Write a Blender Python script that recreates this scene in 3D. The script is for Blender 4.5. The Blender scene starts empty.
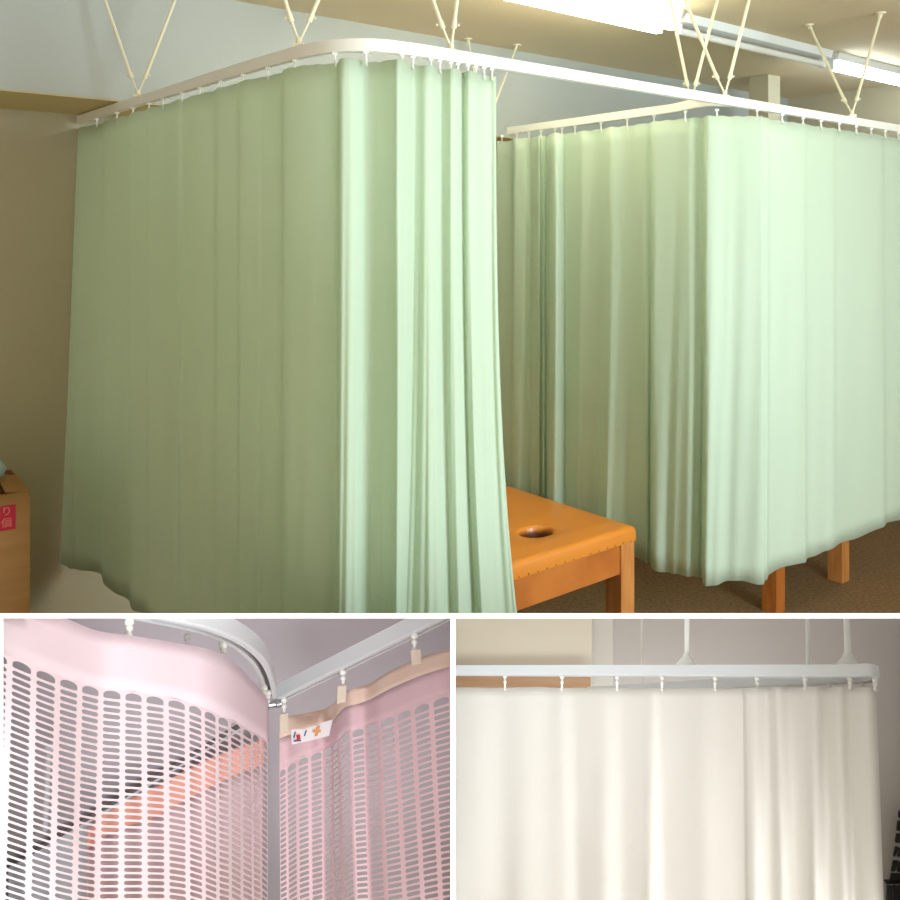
import bpy, math, random
from mathutils import Vector, Matrix
random.seed(7)
scene = bpy.context.scene
COL = scene.collection
# ------------------------------------------------------------------ camera
F = 891.0; CX = 450.0; CY = 237.0; EYE = 1.8
cam_d = bpy.data.cameras.new('camera'); cam = bpy.data.objects.new('camera', cam_d); COL.objects.link(cam)
cam.location = (0, 0, EYE); cam.rotation_euler = (math.radians(90), 0, 0)
cam_d.sensor_width = 36; cam_d.lens = F / 900 * 36; cam_d.shift_y = -(450 - CY) / 900
cam_d.clip_start = 0.02
scene.camera = cam
scene.view_settings.view_transform = 'Standard'; scene.view_settings.look = 'None'
scene.view_settings.gamma = 1; scene.view_settings.exposure = 0.0
scene.view_settings.use_curve_mapping = False
# ------------------------------------------------------------------ light
w = bpy.data.worlds.new('world'); scene.world = w; w.use_nodes = True
w.node_tree.nodes['Background'].inputs[0].default_value = (0.88, 0.80, 0.60, 1)
w.node_tree.nodes['Background'].inputs[1].default_value = 0.98

def area(name, loc, target, sx, sy, power, color, spread=180):
    l = bpy.data.lights.new(name, 'AREA'); l.shape = 'RECTANGLE'; l.size = sx; l.size_y = sy
    l.energy = power; l.color = color; l.spread = math.radians(spread)
    o = bpy.data.objects.new(name, l); COL.objects.link(o); o.location = loc
    o.rotation_euler = (Vector(target) - Vector(loc)).to_track_quat('-Z', 'Y').to_euler()
    return o
area('window_daylight', (3.0, 0.5, 2.0), (0.3, 3.0, 1.5), 1.2, 1.6, 80, (0.82, 0.94, 1.0), 130)
area('added_front_fill_left', (0.1, -0.7, 0.95), (-0.3, 1.5, 0.95), 0.7, 0.6, 6.0, (0.94, 0.95, 1.0), 80)  # added unseen fill behind the camera, brightens the left bay
area('added_front_fill_right', (1.0, -0.7, 0.95), (0.40, 1.6, 0.95), 1.0, 0.8, 4.8, (0.94, 0.97, 1.0), 80)  # added unseen fill behind the camera, brightens the right bay
area('added_back_fill_left', (-0.42, 1.72, 0.40), (-0.42, 2.12, 1.05), 1.0, 0.15, .85, (0.98, 0.96, 1.0), 150)  # added unseen fill below the view, lifts the left bay's back wall
area('added_back_fill_right', (0.35, 1.72, 0.40), (0.30, 2.12, 1.1), 0.9, 0.15, 1.5, (1.0, 0.99, 0.96), 150)  # added unseen fill below the view, lifts the right bay's back walls

# ------------------------------------------------------------------ helpers
def sr(r, g, b):
    f = lambda c: ((c / 255) / 12.92 if c <= 10 else (((c / 255) + .055) / 1.055) ** 2.4)
    return (f(r), f(g), f(b), 1)
def mat(name, rgb, rough=.6, metal=0, noise=None, bump=None, emit=None, transl=0, spec=.5, coat=0):
    m = bpy.data.materials.new(name); m.use_nodes = True; nt = m.node_tree; N = nt.nodes; L = nt.links
    p = N['Principled BSDF']; out = N['Material Output']
    c = sr(*rgb); p.inputs['Base Color'].default_value = c
    p.inputs['Roughness'].default_value = rough; p.inputs['Metallic'].default_value = metal
    p.inputs['Specular IOR Level'].default_value = spec; p.inputs['Coat Weight'].default_value = coat
    tc = N.new('ShaderNodeTexCoord')
    if noise:
        sc, rgb2, stretch = noise
        mp = N.new('ShaderNodeMapping'); mp.inputs['Scale'].default_value = stretch
        nz = N.new('ShaderNodeTexNoise'); nz.inputs['Scale'].default_value = sc; nz.inputs['Detail'].default_value = 5
        mx = N.new('ShaderNodeMix'); mx.data_type = 'RGBA'
        mx.inputs[6].default_value = c; mx.inputs[7].default_value = sr(*rgb2)
        L.new(tc.outputs['Object'], mp.inputs[0]); L.new(mp.outputs[0], nz.inputs[0])
        rp = N.new('ShaderNodeMapRange'); rp.inputs[1].default_value = .35; rp.inputs[2].default_value = .65
        L.new(nz.outputs[0], rp.inputs[0]); L.new(rp.outputs[0], mx.inputs[0])
        L.new(mx.outputs[2], p.inputs['Base Color'])
    if bump:
        sc, st, stretch = bump
        mp = N.new('ShaderNodeMapping'); mp.inputs['Scale'].default_value = stretch
        nz = N.new('ShaderNodeTexNoise'); nz.inputs['Scale'].default_value = sc; nz.inputs['Detail'].default_value = 4
        b = N.new('ShaderNodeBump'); b.inputs['Strength'].default_value = st; b.inputs['Distance'].default_value = .01
        L.new(tc.outputs['Object'], mp.inputs[0]); L.new(mp.outputs[0], nz.inputs[0])
        L.new(nz.outputs[0], b.inputs['Height']); L.new(b.outputs[0], p.inputs['Normal'])
    if emit:
        p.inputs['Emission Color'].default_value = sr(*emit[0]); p.inputs['Emission Strength'].default_value = emit[1]
    if transl:
        t = N.new('ShaderNodeBsdfTranslucent'); t.inputs[0].default_value = c
        ms = N.new('ShaderNodeMixShader'); ms.inputs[0].default_value = transl
        L.new(p.outputs[0], ms.inputs[1]); L.new(t.outputs[0], ms.inputs[2]); L.new(ms.outputs[0], out.inputs[0])
    return m
def mesh(name, V, Fc, m, parent=None, smooth=False, bevel=0, solid=0):
    me = bpy.data.meshes.new(name); me.from_pydata([tuple(v) for v in V], [], Fc); me.update()
    if smooth: me.polygons.foreach_set('use_smooth', [True] * len(me.polygons))
    me.materials.append(m)
    o = bpy.data.objects.new(name, me); COL.objects.link(o)
    if parent: o.parent = parent
    if solid:
        s = o.modifiers.new('solid', 'SOLIDIFY'); s.thickness = solid; s.offset = 0
    if bevel:
        b = o.modifiers.new('bevel', 'BEVEL'); b.width = bevel; b.segments = 3; b.limit_method = 'ANGLE'
    return o
def tag(o, label=None, cat=None, group=None, kind=None):
    if label: o['label'] = label
    if cat: o['category'] = cat
    if group: o['group'] = group
    if kind: o['kind'] = kind
    return o
def empty(name, loc=(0, 0, 0), rz=0):
    o = bpy.data.objects.new(name, None); COL.objects.link(o); o.location = loc; o.rotation_euler = (0, 0, rz)
    o.empty_display_size = .1
    return o
def own(parent, *kids):                      # parent ready-made world-space meshes to a thing placed at its base
    inv = Matrix.Translation(parent.location) @ parent.rotation_euler.to_matrix().to_4x4()
    inv = inv.inverted()
    for k in kids:
        k.parent = parent; k.matrix_parent_inverse = inv
BOXF = [(0, 1, 3, 2), (4, 6, 7, 5), (0, 4, 5, 1), (2, 3, 7, 6), (0, 2, 6, 4), (1, 5, 7, 3)]
class MB:
    def __init__(s): s.V = []; s.F = []
    def add(s, V, Fc):
        n = len(s.V); s.V += [Vector(v) for v in V]; s.F += [tuple(i + n for i in f) for f in Fc]
    def box(s, x0, x1, y0, y1, z0, z1, M=None):
        V = [Vector((x, y, z)) for x in (x0, x1) for y in (y0, y1) for z in (z0, z1)]
        if M: V = [M @ v for v in V]
        s.add(V, BOXF)
    def tube(s, pts, r, n=10, r2=None, cap=True):
        pts = [Vector(p) for p in pts]; V = []; Fc = []
        for i, p in enumerate(pts):
            t = (pts[min(i + 1, len(pts) - 1)] - pts[max(i - 1, 0)]).normalized()
            a = t.cross(Vector((0, 0, 1)))
            if a.length < .05: a = t.cross(Vector((1, 0, 0)))
            a.normalize(); b = t.cross(a)
            rr = r if r2 is None else r + (r2 - r) * i / (len(pts) - 1)
            V += [p + a * math.cos(2 * math.pi * k / n) * rr + b * math.sin(2 * math.pi * k / n) * rr for k in range(n)]
        for i in range(len(pts) - 1):
            for k in range(n):
                Fc.append((i * n + k, i * n + (k + 1) % n, (i + 1) * n + (k + 1) % n, (i + 1) * n + k))
        if cap: Fc.append(tuple(range(n))[::-1]); Fc.append(tuple((len(pts) - 1) * n + k for k in range(n)))
        s.add(V, Fc)
    def sweep(s, pts, prof, up=Vector((0, 0, 1)), closed=True):   # profile in (side, up)
        pts = [Vector(p) for p in pts]; n = len(prof); V = []; Fc = []
        for i, p in enumerate(pts):
            t = (pts[min(i + 1, len(pts) - 1)] - pts[max(i - 1, 0)]).normalized()
            a = t.cross(up).normalized()
            V += [p + a * q[0] + up * q[1] for q in prof]
        for i in range(len(pts) - 1):
            for k in range(n):
                Fc.append((i * n + k, i * n + (k + 1) % n, (i + 1) * n + (k + 1) % n, (i + 1) * n + k))
        Fc.append(tuple(range(n))[::-1]); Fc.append(tuple((len(pts) - 1) * n + k for k in range(n)))
        s.add(V, Fc)
    def ball(s, c, r, n=8):
        V = []; Fc = []; c = Vector(c)
        for i in range(n + 1):
            th = math.pi * i / n
            for k in range(n): V.append(c + Vector((math.sin(th) * math.cos(2 * math.pi * k / n), math.sin(th) * math.sin(2 * math.pi * k / n), math.cos(th))) * r)
        for i in range(n):
            for k in range(n): Fc.append((i * n + k, (i + 1) * n + k, (i + 1) * n + (k + 1) % n, i * n + (k + 1) % n))
        s.add(V, Fc)
    def build(s, name, m, parent=None, **kw): return mesh(name, s.V, s.F, m, parent, **kw)

def catmull(P, n):
    P = [Vector(p) for p in P]; out = []
    for i in range(len(P) - 1):
        a, b, c, d = P[max(i - 1, 0)], P[i], P[i + 1], P[min(i + 2, len(P) - 1)]
        for k in range(n):
            t = k / n
            out.append(.5 * ((2 * b) + (c - a) * t + (2 * a - 5 * b + 4 * c - d) * t * t + (3 * b - a - 3 * c + d) * t ** 3))
    out.append(P[-1]); return out
def interp(T, x):
    if x <= T[0][0]: i = 0
    elif x >= T[-1][0]: i = len(T) - 2
    else: i = max(k for k in range(len(T) - 1) if T[k][0] <= x)
    (a, b), (c, d) = T[i], T[i + 1]
    return b + (d - b) * (x - a) / (c - a)
def ray(px, py): return Vector(((px - CX) / F, 1, (CY - py) / F))
O = Vector((0, 0, EYE))
def atd(px, py, d): return O + ray(px, py) * d            # at a distance in front of the camera
def ath(px, py, h): r = ray(px, py); return O + r * (h / r.z)   # at a height over eye level
R = Vector((.781, .6245, 0)); L = Vector((-.6245, .781, 0)); ANG = math.atan2(.6245, .781)
def rl(r, l, z): return R * r + L * l + Vector((0, 0, z))   # room axes: r to the right end wall, l to the back wall

class Bay:                                                  # a display bay with its own upright
    def __init__(s, cx, cy, hz):
        f0 = ray(cx, cy); h = ray(cx, hz); b = 1.0; a = -f0.dot(h) / h.z
        s.u = (Vector((0, 0, a)) + f0).normalized()
        s.r = h.cross(s.u).normalized(); s.f = s.u.cross(s.r).normalized()
        if s.f.y < 0: s.f = -s.f
    def h(s, px, py, h): r = ray(px, py); return O + r * (h / s.u.dot(r))
    def fd(s, px, py, d): r = ray(px, py); return O + r * (d / s.f.dot(r))
    def depth(s, P): return s.f.dot(P - O)
    def hei(s, P): return s.u.dot(P - O)

# ------------------------------------------------------------------ materials
M = {}
M['wall'] = mat('painted_wall', (188, 180, 154), .9, bump=(180, .15, (1, 1, 1)))
M['white_wall'] = mat('white_plaster', (176, 181, 178), .85, bump=(120, .1, (1, 1, 1)))
M['ceiling'] = mat('beige_ceiling', (230, 214, 184), .9, bump=(150, .15, (1, 1, 1)))
M['floor'] = mat('brown_carpet', (150, 120, 86), .95, noise=(60, (128, 100, 70), (1, 1, 1)), bump=(400, .6, (1, 1, 1)), spec=.1)
M['rail'] = mat('white_enamel', (238, 238, 232), .35)
M['pale'] = mat('pale_enamel', (218, 224, 228), .4)
M['rod'] = mat('cream_enamel', (232, 226, 200), .4)
M['plastic'] = mat('white_plastic', (238, 240, 236), .4)
M['clip'] = mat('beige_clip', (222, 208, 190), .5)
M['slot'] = mat('dark_slot', (92, 84, 82), .7)
M['steel'] = mat('steel', (170, 172, 176), .35, metal=.8)
M['mint'] = mat('mint_fabric', (225, 239, 224), .75, bump=(9, .3, (1, 1, .35)), transl=.5, spec=.25)
M['mint_hem'] = mat('mint_hem', (198, 232, 206), .75, transl=.12, spec=.25)
M['white_cloth'] = mat('ivory_fabric', (238, 236, 230), .8, bump=(14, .25, (1, 1, .4)), transl=.12, spec=.2)
M['pink'] = mat('pink_fabric', (250, 232, 240), .8, transl=.12, spec=.2)
M['pink2'] = mat('rose_net_fabric', (236, 205, 213), .8, transl=.12, spec=.2)
M['peach'] = mat('peach_header', (246, 220, 204), .8, transl=.12, spec=.2)
M['salmon'] = mat('salmon_fabric', (220, 160, 146), .8, spec=.2)
M['dusty'] = mat('dusty_pink_fabric', (190, 164, 168), .85, spec=.2)
M['greywall'] = mat('grey_wall', (180, 174, 180), .9)
M['bluegrey'] = mat('blue_grey_fabric', (186, 188, 196), .9)
M['beigewall'] = mat('beige_wallpaper', (218, 213, 198), .9)
M['palewall'] = mat('pale_partition', (204, 204, 198), .9)
M['taupe'] = mat('taupe_wall', (188, 185, 182), .9)
M['wood'] = mat('orange_wood', (196, 118, 52), .35, noise=(5, (170, 94, 38), (1, 8, 1)), coat=.2)
M['wood2'] = mat('light_wood', (206, 142, 80), .4, noise=(6, (190, 122, 62), (8, 8, 1)))
M['lintel'] = mat('tan_wood', (176, 142, 108), .5, noise=(8, (160, 124, 92), (1, 1, 8)))
M['vinyl'] = mat('orange_vinyl', (214, 132, 44), .38, bump=(60, .08, (1, 1, 1)), coat=.15)
M['hole_shade'] = mat('hole_shade_vinyl', (122, 62, 24), .6)  # dark brown standing in for shade inside the face hole
M['stud'] = mat('brass_stud', (206, 170, 100), .3, metal=.6)
M['card'] = mat('cardboard', (176, 132, 78), .85, noise=(4, (164, 120, 68), (1, 1, 6)))
M['red'] = mat('red_sticker', (190, 24, 48), .5)
M['redtext'] = mat('pink_print', (236, 130, 120), .5)
M['bag'] = mat('translucent_bag', (214, 228, 222), .3, transl=.3)
M['board'] = mat('white_board', (255, 255, 255), .5, emit=None)
M['black'] = mat('black_lacquer', (10, 10, 12), .4)
M['label'] = mat('label_white', (240, 238, 240), .5)
M['navy'] = mat('label_navy', (50, 66, 120), .5)
M['crimson'] = mat('label_red', (206, 40, 60), .5)
M['orangeprint'] = mat('label_orange', (228, 160, 110), .5)
M['tube_w'] = mat('lit_tube_warm', (255, 255, 240), .4, emit=((255, 248, 220), 26))
M['tube_c'] = mat('lit_tube_cool', (240, 250, 255), .4, emit=((235, 248, 255), 24))
M['tube_off'] = mat('unlit_tube', (226, 224, 220), .3)
M['hous'] = mat('lamp_housing', (226, 230, 232), .5)

# ------------------------------------------------------------------ upper room shell
ZC = EYE + .968; ZS = EYE + .515; LB = 3.88; LF = 3.40; RE = 5.75
def quad(name, P, m, solid=0): return mesh(name, P, [(0, 1, 2, 3)], m, solid=solid)
def rlbox(r0, r1, l0, l1, z0, z1):
    b = MB(); V = [rl(r, l, z) for r in (r0, r1) for l in (l0, l1) for z in (z0, z1)]; b.add(V, BOXF); return b
def st(o): o['kind'] = 'structure'; return o
st(rlbox(-3.5, RE + .1, -1.2, LB + .1, -.08, 0).build('floor', M['floor']))
st(rlbox(-3.5, RE + .1, .2, LB + .1, ZC, ZC + .08).build('ceiling', M['ceiling']))
st(rlbox(-3.5, RE + .1, LB, LB + .1, 0, ZC).build('wall_back', M['wall']))
st(rlbox(-3.5, RE, LF, LB, ZS, ZC).build('trim_bulkhead', M['white_wall']))
st(rlbox(-3.5, RE, LF + .004, LB, ZS - .004, ZS).build('trim_soffit', mat('tan_soffit', (214, 192, 140), .8)))
st(rlbox(RE, RE + .1, .2, LB, 0, ZC).build('wall_right', M['wall']))
st(rlbox(RE - .015, RE, .2, LB, 0, .09).build('baseboard_right', mat('grey_baseboard', (150, 150, 146), .6)))
st(rlbox(-3.5, RE - .015, LB - .012, LB, 0, .07).build('baseboard_back', mat('dark_baseboard', (40, 34, 30), .6)))
c0 = Vector((1.89, 5.29, 0)); r0 = c0.dot(R); l0 = c0.dot(L)
st(rlbox(r0, r0 + .13, l0, l0 + .13, 0, ZC).build('trim_pillar', M['wall'], bevel=.004))

# ------------------------------------------------------------------ white display case around the lower bays
DF, DB = .80, 2.13
def plate(name, P0, P1, thick_dir, t, m=M['board']):     # front edge P0..P1 swept back along its own rays
    V = []
    for P in (P0, P1):
        for off in (Vector((0, 0, 0)), thick_dir * t): 
            a = P + off; b = O + (P - O) * (DB / DF) + off
            V += [a, b]
    Fc = [(0, 4, 5, 1), (2, 3, 7, 6), (0, 2, 6, 4), (1, 5, 7, 3), (0, 1, 3, 2), (4, 6, 7, 5)]
    return st(mesh(name, V, Fc, m))
plate('trim_1', atd(-120, 613.2, DF), atd(1020, 613.2, DF), Vector((0, 0, -1)), 5.2 / F * DF)
plate('trim_2', atd(450.4, 618.3, DF), atd(450.4, 960, DF), Vector((1, 0, 0)), 5.2 / F * DF)
plate('trim_3', atd(3.4, 618.3, DF), atd(3.4, 960, DF), Vector((-1, 0, 0)), .02)
plate('trim_4', atd(906, 618.3, DF), atd(906, 960, DF), Vector((1, 0, 0)), .02)
#plate('trim_5', atd(-20, 960, DF), atd(926, 960, DF), Vector((0, 0, -1)), .01)

# ------------------------------------------------------------------ rails
RAILP = [(-.011, 0), (-.011, .032), (.011, .032), (.011, 0), (.004, 0), (.004, .006), (-.004, .006), (-.004, 0)]
def arc_rail(name, pts, n=10):
    P = catmull([(x, y, EYE + .472) for x, y in pts], n)
    b = MB(); b.sweep(P, RAILP)
    return b.build(name, M['rail'])
front_path = [(-1.548, 3.72), (-1.25, 3.36), (-.98, 3.04), (-.76, 2.775), (-.573, 2.553), (-.45, 2.415), (-.38, 2.34), (-.30, 2.285), (-.21, 2.27), (-.12, 2.31), (0, 2.4),
              (.3, 2.64), (.8, 3.04), (1.4, 3.52), (2.2, 4.16), (3.0, 4.8)]
r1 = empty('curtain_rail', (0, 2.4, EYE + .472))
own(r1, arc_rail('track', front_path))
tag(r1, 'long white ceiling-hung rail curving around the near green booth and running right across the room', 'curtain rail')
e = L * .0
back_path = [Vector((.894, 3.32)) + Vector((-.6245, .781)) * s for s in (2.0 * .5, .8, .5, .25, .08)]
back_path = [(v.x, v.y) for v in back_path] + [(.905, 3.245), (.955, 3.205), (1.03, 3.235)]
r2 = empty('curtain_rail', (.894, 3.32, EYE + .472))
own(r2, arc_rail('track', back_path))
tag(r2, 'short cream rail behind, curving from the back wall into the long white rail', 'curtain rail')

# ------------------------------------------------------------------ curtains of the upper room
def front_depth(px):
    P = catmull([(x, y, 0) for x, y in front_path], 12)
    best = None; k = (px - CX) / F
    for a, b in zip(P, P[1:]):
        fa = a.x - k * a.y; fb = b.x - k * b.y
        if fa * fb <= 0 and fa != fb:
            t = fa / (fa - fb); return a.y + (b.y - a.y) * t
    return P[0].y if px < 100 else P[-1].y
def b2_depth(px):
    if px <= 690:
        k = (px - CX) / F; s = (.894 - k * 3.32) / (.6245 + k * .781); return 3.32 + .781 * s
    T = [(690, 3.32), (700, 3.31), (712, 3.295), (728, 3.28), (745, 3.285), (762, 3.30)]
    if px < 762: return interp(T, px)
    return 2.4 / (1 - .8 * (px - CX) / F)
def curtain(ctrl, depth, ht, hb, m, rows=26, dens=5, ease=1.6, sag=.003, bag=0):
    # ctrl: px at top, depth offset at top, px at hem, depth offset at hem
    C = catmull([(c[0], c[1], 0) for c in ctrl], dens); B = catmull([(c[2], c[3], 0) for c in ctrl], dens)
    V = []; n = len(C)
    for j in range(rows + 1):
        t = j / rows; te0 = t ** ease; te1 = t
        for i in range(n):
            te = te1 if C[i].x < 100 else te0
            px = C[i].x + (B[i].x - C[i].x) * te
            off = C[i].y + (B[i].y - C[i].y) * te + .004 * math.sin(i * .9 + t * 5) * t
            d = depth(C[i].x) + off
            h = ht + (hb - ht) * t
            if j == 0: h -= sag * (.5 + .5 * math.sin(C[i].x * .45))
            if j == rows: h += .006 * math.sin(C[i].x * .13)
            V.append(Vector(((px - CX) / F * d, d, EYE + h)))
    Fc = [(j * n + i, j * n + i + 1, (j + 1) * n + i + 1, (j + 1) * n + i) for j in range(rows) for i in range(n - 1)]
    return V, Fc, n
def hook(P, length, parent, r=.0028, m=None):
    b = MB(); b.tube([P + Vector((0, 0, length)), P - Vector((0, 0, .012))], r, 8)
    b.box(P.x - .006, P.x + .006, P.y - .006, P.y + .006, P.z + length - .008, P.z + length)
    b.tube([P + Vector((.0, -.004, -.01)), P + Vector((.004, -.012, -.016)), P + Vector((.0, -.010, .004))], .0016, 6)
    o = b.build('hook', m or M['plastic']); own(parent, o)

c1 = []
rr = random.Random(3)
base = [(78, .003, 61, -.040), (80, -.03, 70, -.08), (84, -.03, 77, -.05), (95, .015, 93, .02), (103, .02, 101, .03), (105, -.015, 105, -.03), (118, -.005, 118, -.01),
        (128, .015, 129, .02), (131, -.01, 132, -.015), (146, .0, 147, .01), (150, -.012, 150, -.018), (166, .004, 165, .006), (177, -.01, 176, -.014), (184, .004, 186, .01),
        (198, -.006, 199, -.004), (213, .008, 212, .012), (219, -.008, 218, -.012), (236, .004, 236, .006), (241, -.012, 240, -.016), (256, .002, 256, .004), (264, .01, 262, .014), (281, .014, 281, .022),
        (284, -.014, 282, -.024), (298, -.006, 298, -.008), (314, .006, 314, .008), (334, .022, 333, .03), (338.5, .008, 337, .01), (340, -.028, 338, -.03), (346, -.030, 345, -.032), (354, -.018, 354, -.018), (362, .012, 363, .02),
        (368, .028, 370, .034), (380, .012, 381, .012), (392, -.03, 391, -.03), (398, -.052, 396, -.055), (404, -.042, 400, -.045), (410, -.004, 402, -.01),
        (413, .022, 404, .03), (418, .012, 412, .01), (424, -.018, 424, -.02), (429, -.03, 432, -.04), (434, -.022, 441, -.03), (441, .014, 450, .012), (446, .0, 455, -.01), (451, -.034, 459, -.04), (456, -.03, 466, -.034), (463, .012, 476, .02),
        (466, -.016, 481, .0), (470, -.034, 486, -.036), (477, -.022, 492, -.02), (484, .008, 500, .012), (490, .012, 510, .016), (494.5, -.004, 517, .004), (496, .004, 520, .02)]
base = [(a, b * .72, a + (c - a) * 1.42, d * .75) if a > 400 else (a, b, c, d) for a, b, c, d in base]
base = [(a, b * 1.5, c, d * 1.6) if 100 < a < 335 else (a, b, c, d) for a, b, c, d in base]
t = empty('privacy_curtain', (-.3, 2.3, EYE - 1.34))
V, Fc, n = curtain(base, front_depth, .452, -1.345, M['mint'], dens=6, ease=2.9)
body = mesh('cloth', V, Fc, M['mint'], smooth=True, solid=.0015)
own(t, body)
tag(t, 'mint green curtain drawn around the near booth, gathered in bright folds at its right end', 'curtain')
Vt = V[:n]; 
hm = MB()
for i in range(n - 1):
    a, b = Vt[i], Vt[i + 1]
for px in (97, 117, 133, 149, 163, 182, 200, 221, 243, 268, 295, 335, 366, 402, 413, 431, 440, 451, 458, 468, 476, 484, 492):
    d = front_depth(px); P = Vector(((px - CX) / F * d, d, EYE + .45)); hook(P, .024, t)

b2 = [(497, .0, 494, 0), (505, .02, 504, .02), (512, .025, 511, .02), (514, -.03, 513, -.03), (524, -.01, 523, -.01), (531, .03, 530, .03), (533, .0, 532, -.01), (539, -.03, 538, -.02), (541, .0, 541, .02),
      (544, .0, 543, -.02), (547, .03, 546, .03), (550, -.03, 549, -.04), (556, -.045, 556, -.055), (562, .0, 563, .0), (566, .03, 567, .03), (576, .01, 577, .0), (583, .0, 584, .01),
      (596, .02, 597, .03), (606, .0, 604, -.02), (612, -.01, 608, -.02), (624, .015, 620, .01), (636, .02, 634, .02), (645, .0, 646, -.01), (651, .016, 650, .03), (654, -.012, 653, -.03), (668, .0, 668, .0), (680, .010, 676, .01), (692, .012, 690, .012), (700, .02, 698, .03),
      (704, .012, 702, .03), (707, -.022, 704, -.025), (716, -.014, 714, -.02), (728, .008, 726, .012), (742, .004, 742, .004), (760, -.012, 762, -.015), (767, -.016, 767, -.02), (771, .008, 771, .015), (786, .004, 788, .004), (803, -.012, 804, -.018), (808, .006, 808, .016), (820, .006, 822, .008), (832, -.01, 834, -.014), (838, .006, 840, .014),
      (860, .004, 858, .0), (880, -.01, 882, -.016), (886, .008, 888, .02), (905, .0, 905, 0), (930, -.01, 930, -.01), (960, .01, 960, .01), (990, 0, 990, 0)]
t2 = empty('privacy_curtain', (.95, 3.25, EYE - 1.29))
V, Fc, n = curtain(b2, b2_depth, .447, -1.275, M['mint'], dens=6)
own(t2, mesh('cloth', V, Fc, M['mint'], smooth=True, solid=.0015))
tag(t2, 'pale green curtain closed around the far booth at right, beyond the orange table', 'curtain')
for px in (502, 517, 529, 541, 555, 562, 575, 601, 627, 654, 685, 717):
    d = b2_depth(px); P = Vector(((px - CX) / F * d, d, EYE + .445)); hook(P, .028, t2)
for px in (757, 782, 803, 821, 839, 856, 871, 885, 898):
    d = b2_depth(px); P = Vector(((px - CX) / F * d, d, EYE + .445)); hook(P, .028, t2)

# ------------------------------------------------------------------ V braces
def brace(apex, tops, label, plates=False, foot=0, r=.0058, cut=None):
    A = ath(apex[0], apex[1], .507)
    d = A.y; yt = CY - F * (.966 / d)
    t = empty('ceiling_brace', A)
    for i, tp in enumerate(tops):
        if plates or len(tp) == 3: q = (tp[0], tp[1])
        else:
            k = (yt - apex[1]) / (tp[1] - apex[1]); q = (apex[0] + (tp[0] - apex[0]) * k, yt)
        T = ath(q[0], q[1], .966)
        a0 = A + (T - A).normalized() * .012 + Vector((0, 0, .008))
        j = A + (T - A) * .16
        b = MB(); b.tube([j, T], r, 10); b.tube([a0, j], r * .62, 8)
        o = b.build('rod', M['rod'], smooth=False)
        s = MB(); sd = Vector((1 if i else -1, 0, 0)); s.tube([j, j + sd * .013], .002, 8); s.tube([j + sd * .010, j + sd * .015], .0042, 10)
        s.tube([j - (T - A).normalized() * .010, j + (T - A).normalized() * .012], r * 1.35, 10)
        p = MB(); p.tube([T + Vector((0, 0, .002)), T - Vector((0, 0, .004))], .020, 16); p.tube([T, T - (T - A).normalized() * .03], r * 1.4, 10)
        so = s.build('clamp_screw', M['rod']); po = p.build('ceiling_plate', M['rod'])
        own(t, o, po); own(t, so)
    f = MB(); f.box(A.x - .014, A.x + .014, A.y - .012, A.y + .012, A.z - .004, A.z + .006); f.tube([A + Vector((0, 0, .004)), A + Vector((0, 0, .022))], .008, 10)
    own(t, f.build('foot_bracket', M['rod']))
    tag(t, label, 'rail brace', 'V-shaped braces holding up the curtain rails'); return t
brace((138, 96), [(105, 0), (175, 0)], 'cream V-shaped rod brace over the left end of the rail near the back wall')
brace((299, 46), [(285, 0), (318, 0)], 'cream V-shaped rod brace above the curved corner of the near rail')
brace((451, 52), [(433, 0), (457, 0)], 'cream V-shaped rod brace above the gathered folds of the near curtain')
brace((485, 131), [(468, 39, 1), (517, 45, 1)], 'thin cream V-shaped brace half hidden behind the gathered green folds', r=.005)
brace((691, 103), [(670, 0), (717, 1)], 'cream V-shaped brace of the far curved rail, left of the crossing pair')
brace((725, 97), [(685, 0), (749, 0)], 'cream V-shaped brace of the long rail, right of the crossing pair')
brace((852, 116), [(809, 25, 1), (881, 13, 1)], 'cream V-shaped brace at far right before the lit cool tube')

# ------------------------------------------------------------------ fluorescent fixtures along y = 3.1 + .8 x
LN = (Vector((0, 3.1, 0))).dot(L)
def fixture(ra, rb, m, label, twin=False, tr=.016):
    t = empty('fluorescent_light', rl((ra + rb) / 2, LN, ZC))
    wd = .085 if twin else .055
    h = MB(); zt = ZC; zb = ZC - .036
    V = []
    for r in (ra - .03, rb + .03):
        V += [rl(r, LN - wd, zt), rl(r, LN - wd * .75, zb), rl(r, LN + wd * .75, zb), rl(r, LN + wd, zt)]
    h.add(V, [(0, 1, 5, 4), (1, 2, 6, 5), (2, 3, 7, 6), (0, 4, 7, 3), (0, 3, 2, 1), (4, 5, 6, 7)])
    own(t, h.build('housing', M['hous'], bevel=.003))
    for l in ((-.04, .04) if twin else (0,)):
        b = MB(); b.tube([rl(ra, LN + l, ZC - .066), rl(rb, LN + l, ZC - .066)], tr, 16)
        own(t, b.build('tube', m, smooth=False))
        for r in (ra, rb):
            s = MB(); e0, e1 = (r - .022, r) if r == ra else (r, r + .022)
            V = [rl(q, LN + l + s2, z) for q in (e0, e1) for s2 in (-.014, .014) for z in (zb - .048, zb)]
            s.add(V, BOXF); own(t, s.build('lamp_holder', M['hous'], bevel=.003))
    tag(t, label, 'ceiling light', 'fluorescent lights in a line on the ceiling')
rA = Vector((.97, 3.876, 0)).dot(R); rB = Vector((1.974, 4.68, 0)).dot(R)
fixture(rA - 1.28, rA - .06, M['tube_w'], 'bright warm lit ceiling fluorescent at top centre', True, .019)
fixture(rA + .05, rB - .05, M['tube_off'], 'white ceiling fluorescent with an unlit tube between the two lit ones')
fixture(rB + .07, rB + 1.15, M['tube_c'], 'cool white lit ceiling fluorescent at the right edge', False, .02)

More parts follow.
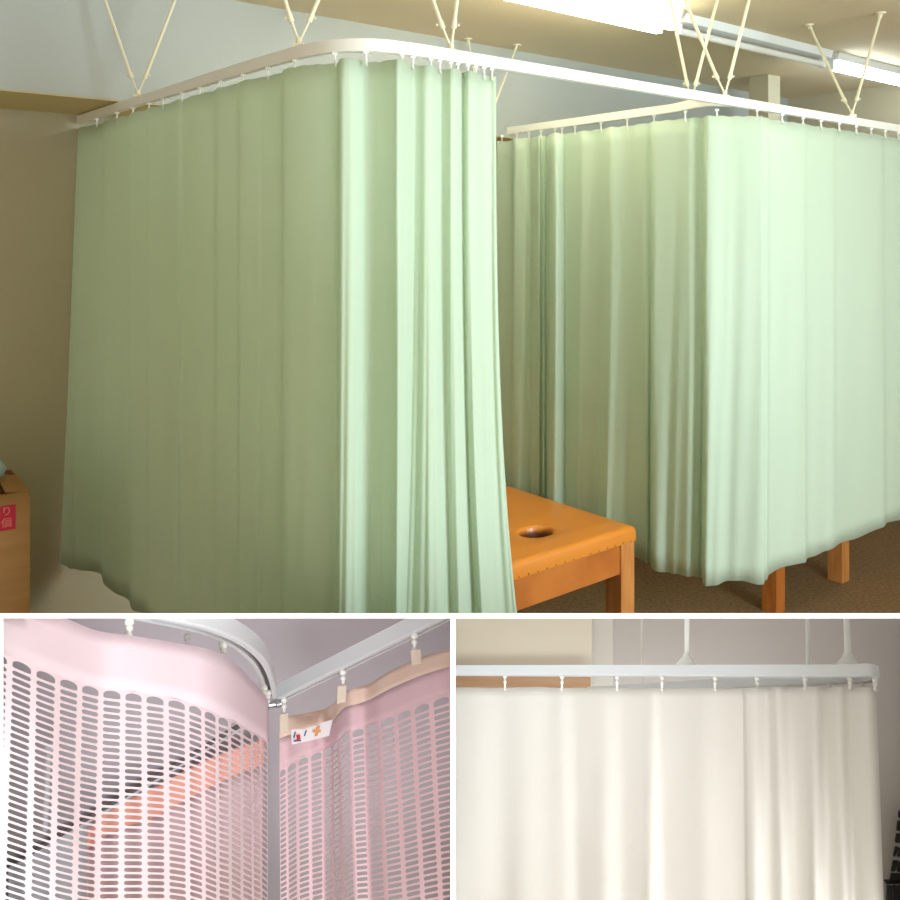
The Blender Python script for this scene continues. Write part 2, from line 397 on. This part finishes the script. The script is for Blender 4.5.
# ------------------------------------------------------------------ massage tables
def smooth01(t): t = max(0, min(1, t)); return t * t * (3 - 2 * t)
def shaded_hole_vinyl(hx, hy):        # orange vinyl with shade painted in as dark brown inside the face hole
    m = mat('shaded_hole_vinyl', (214, 132, 44), .38, bump=(60, .08, (1, 1, 1)), coat=.15); nt = m.node_tree; N = nt.nodes; K = nt.links
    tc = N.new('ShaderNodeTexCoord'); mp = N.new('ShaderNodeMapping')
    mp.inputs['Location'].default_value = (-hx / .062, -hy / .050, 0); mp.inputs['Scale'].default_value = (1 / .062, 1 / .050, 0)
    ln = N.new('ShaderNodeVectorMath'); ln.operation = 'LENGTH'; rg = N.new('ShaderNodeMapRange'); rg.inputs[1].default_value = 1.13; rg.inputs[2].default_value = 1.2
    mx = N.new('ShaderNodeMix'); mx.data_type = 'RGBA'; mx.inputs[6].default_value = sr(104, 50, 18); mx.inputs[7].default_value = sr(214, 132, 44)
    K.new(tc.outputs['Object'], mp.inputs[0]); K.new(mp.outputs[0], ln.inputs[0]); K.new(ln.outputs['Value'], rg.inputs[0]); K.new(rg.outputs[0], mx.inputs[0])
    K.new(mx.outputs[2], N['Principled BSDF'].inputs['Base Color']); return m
def massage_table(corner, zt, label, W=.73, LEN=1.38):
    # origin: near right corner on the floor; local x runs left (-R), y away along L
    t = empty('massage_table', (corner.x, corner.y, 0), ANG)
    TH = .062; hx, hy = -W * .5 + .022, .195
    xs = [-W + W * i / 160 for i in range(161)]; ys = [.5 * i / 110 for i in range(111)] + [.5 + (LEN - .5) * i / 20 for i in range(1, 21)]
    def zz(x, y):
        ed = min(-x, x + W, y, LEN - y); rd = .02
        z = zt - (rd - math.sqrt(max(0, rd * rd - (rd - min(ed, rd)) ** 2))) * .9
        z -= .006 * (1 - smooth01(ed / .10))
        q = math.hypot((x - hx) / .062, (y - hy) / .050)
        z -= .16 * (1 - smooth01((q - .72) / .55)) + .010 * (1 - smooth01((q - .6) / 2.2))
        return z
    V = []; nx = len(xs); ny = len(ys)
    for y in ys:
        for x in xs: V.append((x, y, zz(x, y)))
    Fc = [(j * nx + i, j * nx + i + 1, (j + 1) * nx + i + 1, (j + 1) * nx + i) for j in range(ny - 1) for i in range(nx - 1)]
    ring = [i for i in range(nx)] + [j * nx + nx - 1 for j in range(1, ny)] + [(ny - 1) * nx + i for i in range(nx - 2, -1, -1)] + [j * nx for j in range(ny - 2, 0, -1)]
    b0 = len(V)
    for k in ring: V.append((V[k][0], V[k][1], zt - TH))
    m = len(ring)
    for k in range(m): Fc.append((ring[k], b0 + k, b0 + (k + 1) % m, ring[(k + 1) % m]))
    mesh('cushion', V, Fc, shaded_hole_vinyl(hx, hy), t, smooth=True)
    b = MB(); i = .012
    b.box(-W + .07, -.07, i, i + .028, zt - TH - .115, zt - TH); b.box(-W + .07, -.07, LEN - i - .028, LEN - i, zt - TH - .115, zt - TH)
    b.box(-i - .028, -i, .07, LEN - .07, zt - TH - .115, zt - TH); b.box(-W + i, -W + i + .028, .07, LEN - .07, zt - TH - .115, zt - TH)
    b.build('apron', M['wood'], t, bevel=.002)
    for x in (-W + .004, -.08):
        for y in (.004, LEN - .084):
            l = MB(); l.box(x, x + .076, y, y + .08, 0, zt - TH); l.build('leg', M['wood2'] if x > -.2 else M['wood'], t, bevel=.003)
    s0 = MB(); s0.ball((0, 0, 0), .0035, 6); st0 = s0.build('stud', M['stud'], t); st0.location = (-.03, -.001, zt - TH + .006)
    for k in range(1, 16):
        s = st0.copy(); COL.objects.link(s); s.parent = t; s.location = (-.03 - k * .0446, -.001, zt - TH + .006)
    tag(t, label, 'massage table'); return t
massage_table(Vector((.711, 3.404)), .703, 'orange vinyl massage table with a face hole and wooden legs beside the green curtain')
cn = Vector((2.05, 4.68, 0)) + R * .03 - L * .04
massage_table(cn, .62, 'massage table hidden behind the far curtain, only two wooden legs showing below', W=.70)

# ------------------------------------------------------------------ cardboard box and bag
P = ath(29.5, 491, -.855)
t = empty('cardboard_box', (P.x, P.y, 0), ANG - .05)
H = P.z; b = MB(); b.box(-.42, 0, 0, .34, 0, H)
b.F = [f for k, f in enumerate(b.F) if k != 5]
b.build('carton', M['card'], t, solid=.004)
f = MB(); f.add([(0, 0, H), (0, .24, H), (-.07, .23, H + .018), (-.07, .02, H + .004)], [(0, 1, 2, 3)]); f.build('flap', M['card'], t, solid=.004)
f = MB(); f.add([(0, 0, H), (-.42, 0, H), (-.41, -.03, H - .006), (-.01, -.03, H + .003)], [(0, 1, 2, 3)]); f.build('flap', M['card'], t, solid=.004)
sx = -.043; s = MB(); s.box(sx - .13, sx, -.004, -.001, H - .118, H - .036); lab = s.build('sticker', M['red'], t)
tag(lab, 'red sticker with pale print')
def text(body, loc, size, m, parent, rot=(math.radians(90), 0, 0), ext=.0008):
    c = bpy.data.curves.new('lettering', 'FONT'); c.body = body; c.size = size; c.extrude = ext; c.materials.append(m)
    c.align_x = 'CENTER'; c.align_y = 'CENTER'
    o = bpy.data.objects.new('lettering', c); COL.objects.link(o); o.parent = parent; dg = bpy.context.evaluated_depsgraph_get(); me = bpy.data.meshes.new_from_object(o.evaluated_get(dg)); bpy.data.objects.remove(o)
    o = bpy.data.objects.new('lettering', me); COL.objects.link(o); o.parent = parent; o.location = loc; o.rotation_euler = rot; return o
text('あり', (sx - .045, -.0055, H - .056), .034, M['redtext'], lab)
text('個', (sx - .028, -.0055, H - .094), .034, M['redtext'], lab)
tag(t, 'tall cardboard carton with a red sticker standing by the left wall', 'box')
V = []; Fc = []; n = 16; rg = random.Random(5)
for i in range(11):
    th = math.pi * i / 10
    for k in range(n):
        q = 1 + .18 * math.sin(3 * k + i) + rg.uniform(-.07, .07)
        V.append((math.sin(th) * math.cos(6.283 * k / n) * .095 * q, math.sin(th) * math.sin(6.283 * k / n) * .09 * q, math.cos(th) * .075 * q))
for i in range(10):
    for k in range(n): Fc.append((i * n + k, (i + 1) * n + k, (i + 1) * n + (k + 1) % n, i * n + (k + 1) % n))
bg = mesh('plastic_bag', V, Fc, M['bag'], smooth=True); Pb = t.matrix_basis @ Vector((-.16, .16, H + .055)); bg.location = Pb
tag(bg, 'crumpled pale plastic bag poking out of the open cardboard carton', 'bag')

import bmesh
def cut(objs, planes):
    for o in objs:
        if o.type != 'MESH': continue
        bpy.context.view_layer.update()
        Mi = o.matrix_world.copy(); bm = bmesh.new(); bm.from_mesh(o.data); bm.transform(Mi)
        for (co, no) in planes:
            r = bmesh.ops.bisect_plane(bm, geom=bm.verts[:] + bm.edges[:] + bm.faces[:], plane_co=co, plane_no=no, clear_outer=True)
            if 'net' not in o.name and 'cloth' not in o.name and 'band' not in o.name and 'tape' not in o.name:
                bmesh.ops.holes_fill(bm, edges=[e for e in r['geom_cut'] if isinstance(e, bmesh.types.BMEdge) and e.is_boundary])
        bm.transform(Mi.inverted()); bm.to_mesh(o.data); bm.free()
def pl_top(py): r = ray(450, py); return (O, Vector((0, -r.z, 1)).normalized())
def pl_left(px): r = ray(px, 300); return (O, Vector((-1, r.x, 0)).normalized())
def pl_right(px): r = ray(px, 300); return (O, Vector((1, -r.x, 0)).normalized())
before = set(bpy.data.objects)
# ================================================================== lower left bay: pink net curtains
B2 = Bay(225, 758, 935)
hR = B2.hei(atd(272, 698, 1.62))         # rail height from its corner at 1.62 m
def railpts(bay, P, h): return catmull([bay.h(x, y, h) for x, y in P], 8)
RP2 = [(-.010, 0), (-.012, .003), (-.012, .026), (.012, .026), (.012, .003), (.010, 0), (.0035, 0), (.0035, .006), (-.0035, .006), (-.0035, 0)]
def bay_rail(bay, P, h, label, scale=1.0, m=None, slot=True):
    pts = railpts(bay, P, h)
    t = empty('curtain_rail', pts[0])
    b = MB(); b.sweep(pts, [(x * scale, y * scale) for x, y in RP2], up=bay.u); own(t, b.build('track', m or M['pale']))
    if slot:
        s = MB(); s.sweep(pts, [(-.0034 * scale, .0045 * scale), (-.0034 * scale, .0055 * scale), (.0034 * scale, .0055 * scale), (.0034 * scale, .0045 * scale)], up=bay.u); so = s.build('track_slot', M['slot']); own(t, so)
    tag(t, label, 'curtain rail'); return t, pts
bay_rail(B2, [(-30, 597), (40, 604), (100, 612), (160, 622), (205, 632), (236, 645), (256, 661), (266, 679), (270.5, 699)], hR, 'white rail curving from the upper left above the pale pink net curtain', 1.0)
bay_rail(B2, [(276, 703), (310, 686.5), (345, 669.5), (380, 652.5), (415, 635.5), (450, 618.5), (470, 609)], hR, 'straight white rail at upper right carrying the peach-topped net curtain', 1.0)
# back wall of the bay
def baywall(name, bay, px0, px1, py0, py1, d, m):
    V = [atd(px0, py0, d), atd(px1, py0, d), atd(px1, py1, d), atd(px0, py1, d)]
    V2 = [v + Vector((0, .012, 0)) for v in V]
    return st(mesh(name, V + V2, [(0, 3, 2, 1), (4, 5, 6, 7), (0, 1, 5, 4), (1, 2, 6, 5), (2, 3, 7, 6), (3, 0, 4, 7)], m))
baywall('wall_left_bay', B2, 3, 451.2, 617, 965, 2.115, M['greywall'])

def net(bay, cols, tops, pitch, nrow, htop, m, mh, name, label, header=None, thick=.0012, first_h=1.7, fold=None):
    # cols: list of (px_top, px_bot) column boundaries ; tops: [(px, y of curtain top)], [(px, y of hole top)]
    ctop, htopy = tops
    nc = len(cols) - 1
    dep = []
    for a, b_ in cols:
        P = bay.h(a, interp(ctop, a), htop); dep.append(bay.depth(P) + (fold(a) if fold else 0))
    def S(u, v):          # u in columns, v in rows from the top of the holes (negative: header)
        i = min(nc - 1, max(0, int(u))); f = u - i
        def col(i):
            a, b_ = cols[i]; yt = interp(htopy, a); p = interp(pitch, a); y = yt + v * p
            k = (y - yt) / (905 - yt); return a + (b_ - a) * max(0, k), y, dep[i]
        def cr(k): return Vector(col(max(0, min(nc, k))))
        a, b_, c, d = cr(i - 1), cr(i), cr(i + 1), cr(i + 2)
        q = .5 * ((2 * b_) + (c - a) * f + (2 * a - 5 * b_ + 4 * c - d) * f * f + (3 * b_ - a - 3 * c + d) * f ** 3)
        return bay.fd(q.x, q.y, q.z)
    b = MB(); K = 16
    def cell(u0, v0, v1, arch):
        ol = []; il = []
        hw = .385
        for k in range(K):
            an = 2 * math.pi * (k + .5) / K; cx, sy = math.cos(an), math.sin(an)
            s = 1 / max(abs(cx), abs(sy)); ou, ov = .5 + .5 * cx * s, .5 + .5 * sy * s
            ol.append((u0 + ou, v0 + ov * (v1 - v0)))
            if arch:
                vv = .16 + .70 * (.5 + .5 * sy * (1 if sy < 0 else min(s, 1.15) * .86)) if sy < 0 else .51 + .35 * min(1, sy * 1.5)
                uu = .5 + hw * (math.copysign(min(1, abs(cx) * (1.0 if sy < 0 else 1.25)), cx))
            else:
                uu = .5 + hw * math.copysign(min(1, abs(cx) * 1.12), cx) * 1.0
                # stadium: flatten towards the rectangle, then round the ends
                sx_ = math.copysign(abs(cx) ** .45, cx); sy_ = math.copysign(abs(sy) ** .75, sy)
                uu = .5 + hw * sx_; vv = .5 + .325 * min(1, abs(sy_) * 1.15) * (1 if sy >= 0 else -1)
            il.append((u0 + uu, v0 + vv * (v1 - v0)))
        V = [S(*q) for q in ol] + [S(*q) for q in il]
        b.add(V, [(k, (k + 1) % K, K + (k + 1) % K, K + k) for k in range(K)])
        # corners of the rectangle
        for cu, cv in ((1, 1), (0, 1), (0, 0), (1, 0)):
            idx = [k for k in range(K) if abs((ol[k][0] - u0) - cu) < .5 + 1e-6 and abs((ol[k][1] - v0) / (v1 - v0) - cv) < .5 + 1e-6]
            # nearest two to the corner
            idx = sorted(range(K), key=lambda k: abs(ol[k][0] - u0 - cu) + abs((ol[k][1] - v0) / (v1 - v0) - cv))[:2]
            b.add([S(u0 + cu, v0 + cv * (v1 - v0)), S(*ol[idx[0]]), S(*ol[idx[1]])], [(0, 1, 2)])
    for c in range(nc):
        cell(c, 0, first_h, True)
        for r in range(nrow): cell(c, first_h + r, first_h + r + 1, False)
    t = empty(name, S(nc / 2, nrow))
    own(t, b.build('net', m, smooth=False))
    # header bands
    def Hd(u, q):         # q 0 top edge .. 1 hole top
        A = S(u, 0); i = min(nc, max(0, u)); 
        px = cols[int(min(nc - 1, i))][0] + (cols[int(min(nc - 1, i)) + 1][0] - cols[int(min(nc - 1, i))][0]) * (u - int(min(nc - 1, i)))
        d = bay.depth(A); yt = interp(ctop, px); yh = interp(htopy, px)
        return bay.fd(px, yt + (yh - yt) * q, d)
    def band(q0, q1, mm, nm):
        g = MB(); nu = nc * 4; V = [Hd(i / 4, q0 + (q1 - q0) * j / 4) for j in range(5) for i in range(nu + 1)]
        g.add(V, [(j * (nu + 1) + i, j * (nu + 1) + i + 1, (j + 1) * (nu + 1) + i + 1, (j + 1) * (nu + 1) + i) for j in range(4) for i in range(nu)])
        own(t, g.build(nm, mm, smooth=True, solid=thick))
    if header: band(0, header, mh, 'header_tape'); band(header, 1, m, 'upper_band')
    else: band(0, 1, m, 'upper_band')
    tag(t, label, 'curtain'); return t, S, Hd
lc = [(-14, -22), (10, 2), (34, 28), (58, 52), (80, 74.5), (101, 97), (123, 121), (144, 145), (166, 167), (187, 188), (203, 204), (217, 218), (229.5, 230.5), (242, 242), (252, 253), (260, 261.5), (268, 268)]
hC = hR - .022
ct = [(-20, 588), (0, 594), (30, 604), (62, 617), (90, 629), (102, 632), (153, 639), (204, 648), (225, 655), (240, 668), (252, 681), (262, 692), (268, 700)]
ht = [(-20, 645), (8, 655), (22, 661), (44, 670), (66, 678), (87, 684), (111, 689.5), (133, 691), (153, 695), (175, 698), (193, 704), (209, 710), (221, 716), (234, 720), (246, 728), (257, 734), (268, 742)]
nl, S2, H2 = net(B2, lc, (ct, ht), [(0, 6.95), (100, 6.7), (177, 6.35), (268, 6.15)], 37, hC, M['pink'], M['pink'], 'net_curtain',
    'pale pink curtain with a holed net below its plain band, hanging at lower left')
rc = [(279.5, 280.5), (286.5, 288), (297, 298.5), (309.5, 311), (323, 324), (332.5, 334), (338.5, 343), (351, 356), (365, 370), (379, 386.5), (395.5, 405), (412.5, 423), (431, 441), (451, 460), (470, 480)]
ct2 = [(275, 717), (281, 717), (300, 714), (325, 709), (333, 704), (341, 694), (348, 690), (370, 684), (390, 671), (405, 664), (425, 656), (450, 649), (480, 640)]
ht2 = [(275, 773), (283, 768), (291, 763), (302, 756), (317, 752), (328, 747), (337, 741), (344, 731.5), (358, 729), (371, 723), (387, 717), (404, 710), (421, 703), (441, 696), (480, 684)]
nr, S3, H3 = net(B2, rc, (ct2, ht2), [(280, 5.45), (340, 5.65), (390, 6.0), (441, 6.3), (480, 6.5)], 36, hR - .016, M['pink2'], M['peach'], 'net_curtain',
    'rose pink net curtain with a peach header and a sewn label', header=.40, fold=lambda x: .012 * math.sin(x * .16))
def bay_hook(bay, px, y0, y1, h, parent, clip=None, w=1.0, d=None):
    A = bay.h(px, y0, h); dd = bay.depth(A); Bp = bay.fd(px, y1, dd - .006)
    A = bay.fd(px, y0, dd - .004)
    s = (A - Bp).length
    b = MB(); b.tube([A, Bp], .0032 * w, 8)
    b.ball(A, .0065 * w, 8); b.ball(A + (Bp - A) * .45, .0052 * w, 8); b.ball(Bp, .0045 * w, 6)
    o = b.build('hook', M['plastic'], smooth=True); own(parent, o)
    if clip:
        C = bay.fd(px + clip[0] * .5, y1, dd - .012); D = bay.fd(px + clip[0], y1 + clip[1], dd - .012)
        ax = bay.r * .0075; n = bay.f * .003
        g = MB(); g.add([C - ax - n, C + ax - n, D + ax - n, D - ax - n, C - ax + n, C + ax + n, D + ax + n, D - ax + n], [(0, 3, 2, 1), (4, 5, 6, 7), (0, 1, 5, 4), (1, 2, 6, 5), (2, 3, 7, 6), (3, 0, 4, 7)])
        co = g.build('clip', M['clip'], bevel=.001); own(parent, co)
bay_hook(B2, 129, 622, 636, hR - .002, nl); bay_hook(B2, 223, 645, 660, hR - .002, nl)
bay_hook(B2, 264, 688, 699, hR - .002, nl); bay_hook(B2, 268, 693, 701, hR - .002, nl); bay_hook(B2, 187, 637, 648, hR - .002, nl, w=.7)
bay_hook(B2, 284, 700, 714, hR - .002, nr, (0, 19), .95); bay_hook(B2, 343, 672, 686, hR - .002, nr, (-2, 17), .95); bay_hook(B2, 414.5, 636, 650, hR - .002, nr, (2, 15), .95)
# rail joint
J = B2.h(275.5, 704, hR - .006); b = MB(); b.tube([J - B2.r * .012, J + B2.r * .012], .006, 12); b.ball(J + B2.r * .004, .008, 8)
jo = b.build('rail_end_stop', M['steel']); tag(jo, 'small steel end stop where the two white rails meet', 'rail fitting')
# sewn label on the rose curtain
def on_hd(px, py, lift=.004):
    u = max(0.001, min(len(rc) - 1.001, next((i + (px - rc[i][0]) / (rc[i + 1][0] - rc[i][0]) for i in range(len(rc) - 1) if rc[i][0] <= px <= rc[i + 1][0]), 0)))
    d = B2.depth(S3(u, 0)); return B2.fd(px, py, d - lift)
def patch(poly, m, nm, lift, parent, th=.0006):
    dm = min(B2.depth(on_hd(q, 730, 0)) for q in (291, 297, 305, 312, 320, 328, 333)) + (.003 if poly is LBL else 0)
    V = [B2.fd(x, y, dm - lift) for x, y in poly]; n = len(V)
    V2 = [v + B2.f * th for v in V]
    o = mesh(nm, V + V2, [tuple(range(n))[::-1], tuple(range(n, 2 * n))] + [(k, (k + 1) % n, n + (k + 1) % n, n + k) for k in range(n)], m)
    own(parent, o); return o
LBL = [(291, 729.5), (303, 729.5), (316, 725.5), (333, 719), (329, 735.5), (315, 739.5), (301, 742.5), (292, 744.5)]
lb = empty('sewn_label', on_hd(310, 733)); 
own(nr, lb)
patch(LBL, M['label'], 'sewn_label', .004, nr)
bpy.data.objects.remove(lb)
pr = [([(294.5, 732), (296, 731.5), (294.5, 738), (293, 738)], 'navy'), ([(305.5, 730.5), (307, 730), (305, 736), (303.8, 736)], 'navy'),
      ([(296, 735), (300, 734.5), (300.5, 739), (297, 740)], 'crimson'), ([(313, 729.5), (321, 730), (320.5, 732.5), (312, 732.5)], 'orangeprint'), ([(316.5, 726.5), (320, 725.8), (317.5, 736), (314.5, 736.3)], 'orangeprint'),
      ([(293.5, 740.5), (301, 739.8), (301, 741), (293.7, 741.8)], 'navy')]
for k, (pl, mm) in enumerate(pr): patch(pl, M[mm], 'label_print', .0025 + .0003 * k, nr)
# hanging behind the pale net
hB = B2.hei(atd(240, 724, 1.98))
tr, pts = bay_rail(B2, [(22, 857), (60, 833), (104, 804), (157, 775), (194, 752), (239, 725), (275, 705)], 0.0 + hB, 'dark rail running diagonally behind the pale pink net', .8, M['slot'], False) if False else (None, None)
P0 = atd(20, 859, 1.99); P1 = atd(268, 708, 1.99)
b = MB(); b.tube([P0, P1], .005, 10); b2_ = MB(); b2_.tube([P0 + Vector((0, -.004, -.008)), P1 + Vector((0, -.004, -.008))], .0028, 8)
t = empty('curtain_rail', P0); own(t, b.build('track', M['slot']), b2_.build('lower_lip', M['bluegrey'])); tag(t, 'thin dark rail running diagonally behind the pale pink net curtain', 'curtain rail')
def backcloth(poly_top, poly_bot, d, m, nm, parent, amp=.006):
    T = catmull([(x, y, 0) for x, y in poly_top], 8); Bq = catmull([(x, y, 0) for x, y in poly_bot], 8); n = len(T)
    V = []
    for j in range(9):
        for i in range(n):
            q = T[i] + (Bq[i] - T[i]) * (j / 8); V.append(atd(q.x, q.y, d + amp * math.sin(i * .9)))
    o = mesh(nm, V, [(j * n + i, j * n + i + 1, (j + 1) * n + i + 1, (j + 1) * n + i) for j in range(8) for i in range(n - 1)], m, smooth=True, solid=.001)
    own(parent, o); return o
t = empty('folded_curtain', atd(180, 940, 2.04))
backcloth([(88, 830), (104, 813), (131, 798), (157, 786), (194, 766), (225, 752), (264, 739)], [(87, 850), (102, 838), (130, 826), (157, 816), (194, 796), (225, 780), (264, 764)], 2.04, M['salmon'], 'header_tape', t)
backcloth([(87, 850), (102, 838), (130, 826), (157, 816), (194, 796), (225, 780), (264, 764)], [(85, 955), (102, 955), (130, 955), (157, 955), (194, 955), (225, 955), (262, 955)], 2.045, M['dusty'], 'cloth', t)
tag(t, 'salmon-topped dusty pink curtain seen through the pale net', 'curtain')
t = empty('hanging_cloth', atd(50, 940, 2.07))
backcloth([(8, 868), (38, 849), (80, 822), (131, 790), (180, 764)], [(8, 955), (38, 955), (80, 955), (131, 955), (180, 955)], 2.075, M['bluegrey'], 'cloth', t)
tag(t, 'pale blue-grey cloth below the dark rail, glimpsed through the net at far left', 'curtain')
b = MB(); b.tube([atd(49, 742, 2.0), atd(45, 830, 2.0)], .006, 10); b.tube([atd(49, 742, 2.0), atd(48.6, 750, 2.0)], .010, 10)
tag(b.build('hanging_rod', M['bluegrey']), 'short pale hanging rod behind the net at far left', 'rod')

cut([o for o in bpy.data.objects if o not in before], [pl_top(617.4), pl_left(3.5), pl_right(451)])
before = set(bpy.data.objects)
# ================================================================== lower right bay: ivory curtain
B3 = Bay(678, 758, 870)
hQ = B3.hei(atd(678, 677, 1.45))
bay_rail(B3, [(430, 675), (520, 675.6), (640, 676.6), (760, 677.6), (840, 678.2), (860, 678), (870, 677.6), (874.2, 679), (871.5, 681.2), (862, 683), (830, 684.5), (790, 686.5), (740, 689.5), (690, 692), (640, 694.5), (590, 697)], hQ,
         'pale white rail with a rounded right end above the ivory curtain', .64, M['pale'])
baywall('wall_right_bay', B3, 612, 907, 617, 965, 2.115, M['taupe'])
baywall('wall_left_beige', B3, 452, 592, 617, 965, 2.10, M['beigewall'])
baywall('wall_pale_strip', B3, 591, 613, 617, 965, 2.112, M['palewall'])
V = MB(); 
for (x0, x1, y0, y1, nm) in ((452, 590.5, 674, 688, 'lintel'),):
    P = [atd(x, y, d) for d in (2.07, 2.1) for x in (x0, x1) for y in (y1, y0)]
    V.add([P[0], P[1], P[2], P[3], P[4], P[5], P[6], P[7]], [(0, 2, 3, 1), (4, 5, 7, 6), (0, 1, 5, 4), (2, 6, 7, 3), (0, 4, 6, 2), (1, 3, 7, 5)])
st(V.build('trim_lintel', M['lintel'], bevel=.002))
# ivory curtain
iv = [(430, 0, 430, 0), (456, .002, 456, .002), (478, -.004, 480, -.004), (500, .003, 505, .003), (524, -.005, 520, -.007), (548, .004, 545, .006), (560, -.003, 566, -.008), (574, .006, 580, .008), (590, .0, 592, -.004), (606, -.007, 604, -.010), (622, .004, 624, .006),
      (640, .0, 640, -.004), (652, -.008, 650, -.012), (662, .004, 664, .008), (684, .006, 684, .006), (704, -.004, 704, -.005), (724, .004, 722, .005), (740, .004, 744, .006), (744.5, -.001, 748, -.001), (747, -.008, 750, -.010), (756, -.010, 758, -.012), (768, .006, 772, .007), (778, -.010, 784, -.010), (790, .006, 798, .008),
      (802, .004, 810, .0), (815, -.010, 816, -.012), (826, .004, 830, .008), (838, -.006, 846, -.010), (848, .004, 856, .008), (858, .0, 866, -.006), (867, -.006, 875, -.008), (873, .0, 882, .0), (876, .014, 885, .014), (874, .05, 882, .05), (868, .09, 874, .09)]
tops = [(430, 687), (470, 687.5), (500, 688), (540, 687), (562, 688.2), (600, 687.5), (640, 688.5), (690, 687.8), (740, 688.5), (760, 687), (800, 686.5), (830, 687.5), (850, 686.5), (876, 688)]
hI = hQ - .006
C = catmull([(a, b, 0) for a, b, _, _ in iv], 6); Bt = catmull([(c, d, 0) for _, _, c, d in iv], 6); n = len(C); V = []
fd0 = B3.depth(B3.h(678, 676.5, hQ))
for j in range(27):
    tt = j / 26
    for i in range(n):
        dd = B3.depth(B3.h(min(C[i].x, 872), interp([(430, 675), (876, 678.2)], min(C[i].x, 872)), hQ))
        px = C[i].x + (Bt[i].x - C[i].x) * tt; off = C[i].y + (Bt[i].y - C[i].y) * tt
        if C[i].x < 742: off *= .55
        V.append(B3.fd(px, interp(tops, min(C[i].x, 876)) + 262 * tt, dd + off))
t = empty('privacy_curtain', B3.fd(670, 945, fd0))
own(t, mesh('cloth', V, [(j * n + i, j * n + i + 1, (j + 1) * n + i + 1, (j + 1) * n + i) for j in range(26) for i in range(n - 1)], M['white_cloth'], smooth=True, solid=.0012))
tag(t, 'ivory white curtain hanging from the rounded rail in front of the grey wall', 'curtain')
# folded hem tape at the top
for px in (505, 562, 617, 662, 715, 757, 805, 850, 875):
    bay_hook(B3, px, interp([(430, 676), (876, 679.5)], px), interp(tops, px) + 1.5, hQ - .001, t, w=.62)
for px, y in ((830, 685), (862, 683.5)):
    bay_hook(B3, px, y, y + 4, hQ - .001, t, w=.55)
def post(px, y0, y1, h, r, cone, label, px0=None):
    Bp = B3.h(px, y1, h); d = B3.depth(Bp); T = B3.fd(px0 or px, y0, d)
    t = empty('rail_hanger', Bp); b = MB(); b.tube([Bp, T], r, 12); own(t, b.build('post', M['plastic'], smooth=False))
    if cone:
        c = MB(); dr = (T - Bp).normalized()
        c.tube([Bp, Bp + dr * .004, Bp + dr * .020, Bp + dr * .026], .0, 20); c = MB()
        pts = [Bp, Bp + dr * .003, Bp + dr * .014, Bp + dr * .020]; rad = [.0175, .0175, .008, r * 1.25]
        Vc = []; Fc = []
        a = dr.cross(Vector((0, 1, 0))).normalized(); b_ = dr.cross(a)
        for p, q in zip(pts, rad): Vc += [p + a * math.cos(k * math.pi / 10) * q + b_ * math.sin(k * math.pi / 10) * q for k in range(20)]
        for i in range(3):
            for k in range(20): Fc.append((i * 20 + k, i * 20 + (k + 1) % 20, (i + 1) * 20 + (k + 1) % 20, (i + 1) * 20 + k))
        Fc += [tuple(range(20)), tuple(60 + k for k in range(20))[::-1]]
        c.add(Vc, Fc); own(t, c.build('flange', M['plastic']))
    tag(t, label, 'rail hanger', 'white hanger posts of the ivory curtain rail')
ht_ = hQ + .0187
post(687, 618.6, 667, ht_, .0042, True, 'thick white hanger post with a cone flange, left of the two thick ones')
post(848.5, 618.6, 668, ht_, .0046, True, 'thick white hanger post with a cone flange at the rail\'s right end', 846.5)
post(642, 618.6, 684, hQ + .019, .0024, False, 'thinnest white hanger post, leftmost, dropping behind the rail')
post(808.5, 618.6, 676, hQ + .019, .0034, False, 'thin white hanger post behind the rail, beside the right thick one', 807.5)
# black lattice ornament
t = empty('lattice_ornament', atd(893, 940, 2.09))
def flat(poly, nm, th=.006, d=2.09):
    V = [atd(x, y, d) for x, y in poly]; n = len(V); V2 = [v + Vector((0, th, 0)) for v in V]
    return mesh(nm, V + V2, [tuple(range(n)), tuple(range(n, 2 * n))[::-1]] + [(k, n + k, n + (k + 1) % n, (k + 1) % n) for k in range(n)], M['black'])
for (x0, xt, y0, y1) in ((899, 899.6, 812, 818), (897.4, 898.4, 822, 831), (896, 897.2, 835, 843)):
    own(t, flat([(xt, y0), (904, y0), (904, y1), (x0, y1)], 'tower_block'))
for (x0, xt, y0, y1) in ((894, 896, 848, 857), (892, 894, 862, 872)):
    own(t, flat([(xt, y0), (899, y0), (895.5, y1 - 1), (x0, y1)], 'tower_block'), flat([(900.5, y0 + 1), (904, y0), (904, y1), (897.5, y1)], 'tower_block'))
own(t, flat([(892, 875), (904, 875), (904, 881.6), (890.5, 881.6)], 'tower_block'))
own(t, flat([(886.5, 883), (904, 882.6), (904, 884.2), (886.5, 884.6)], 'ledge', .012, 2.085))
for x in (887.5, 893.2, 899): own(t, flat([(x, 887), (x + 4.6, 887), (x + 4.6, 950), (x, 950)], 'tower_block'))
tag(t, 'black lattice tower-shaped wall ornament at the right edge behind the ivory curtain', 'ornament')

cut([o for o in bpy.data.objects if o not in before], [pl_top(617.4), pl_left(453.2), pl_right(906)])
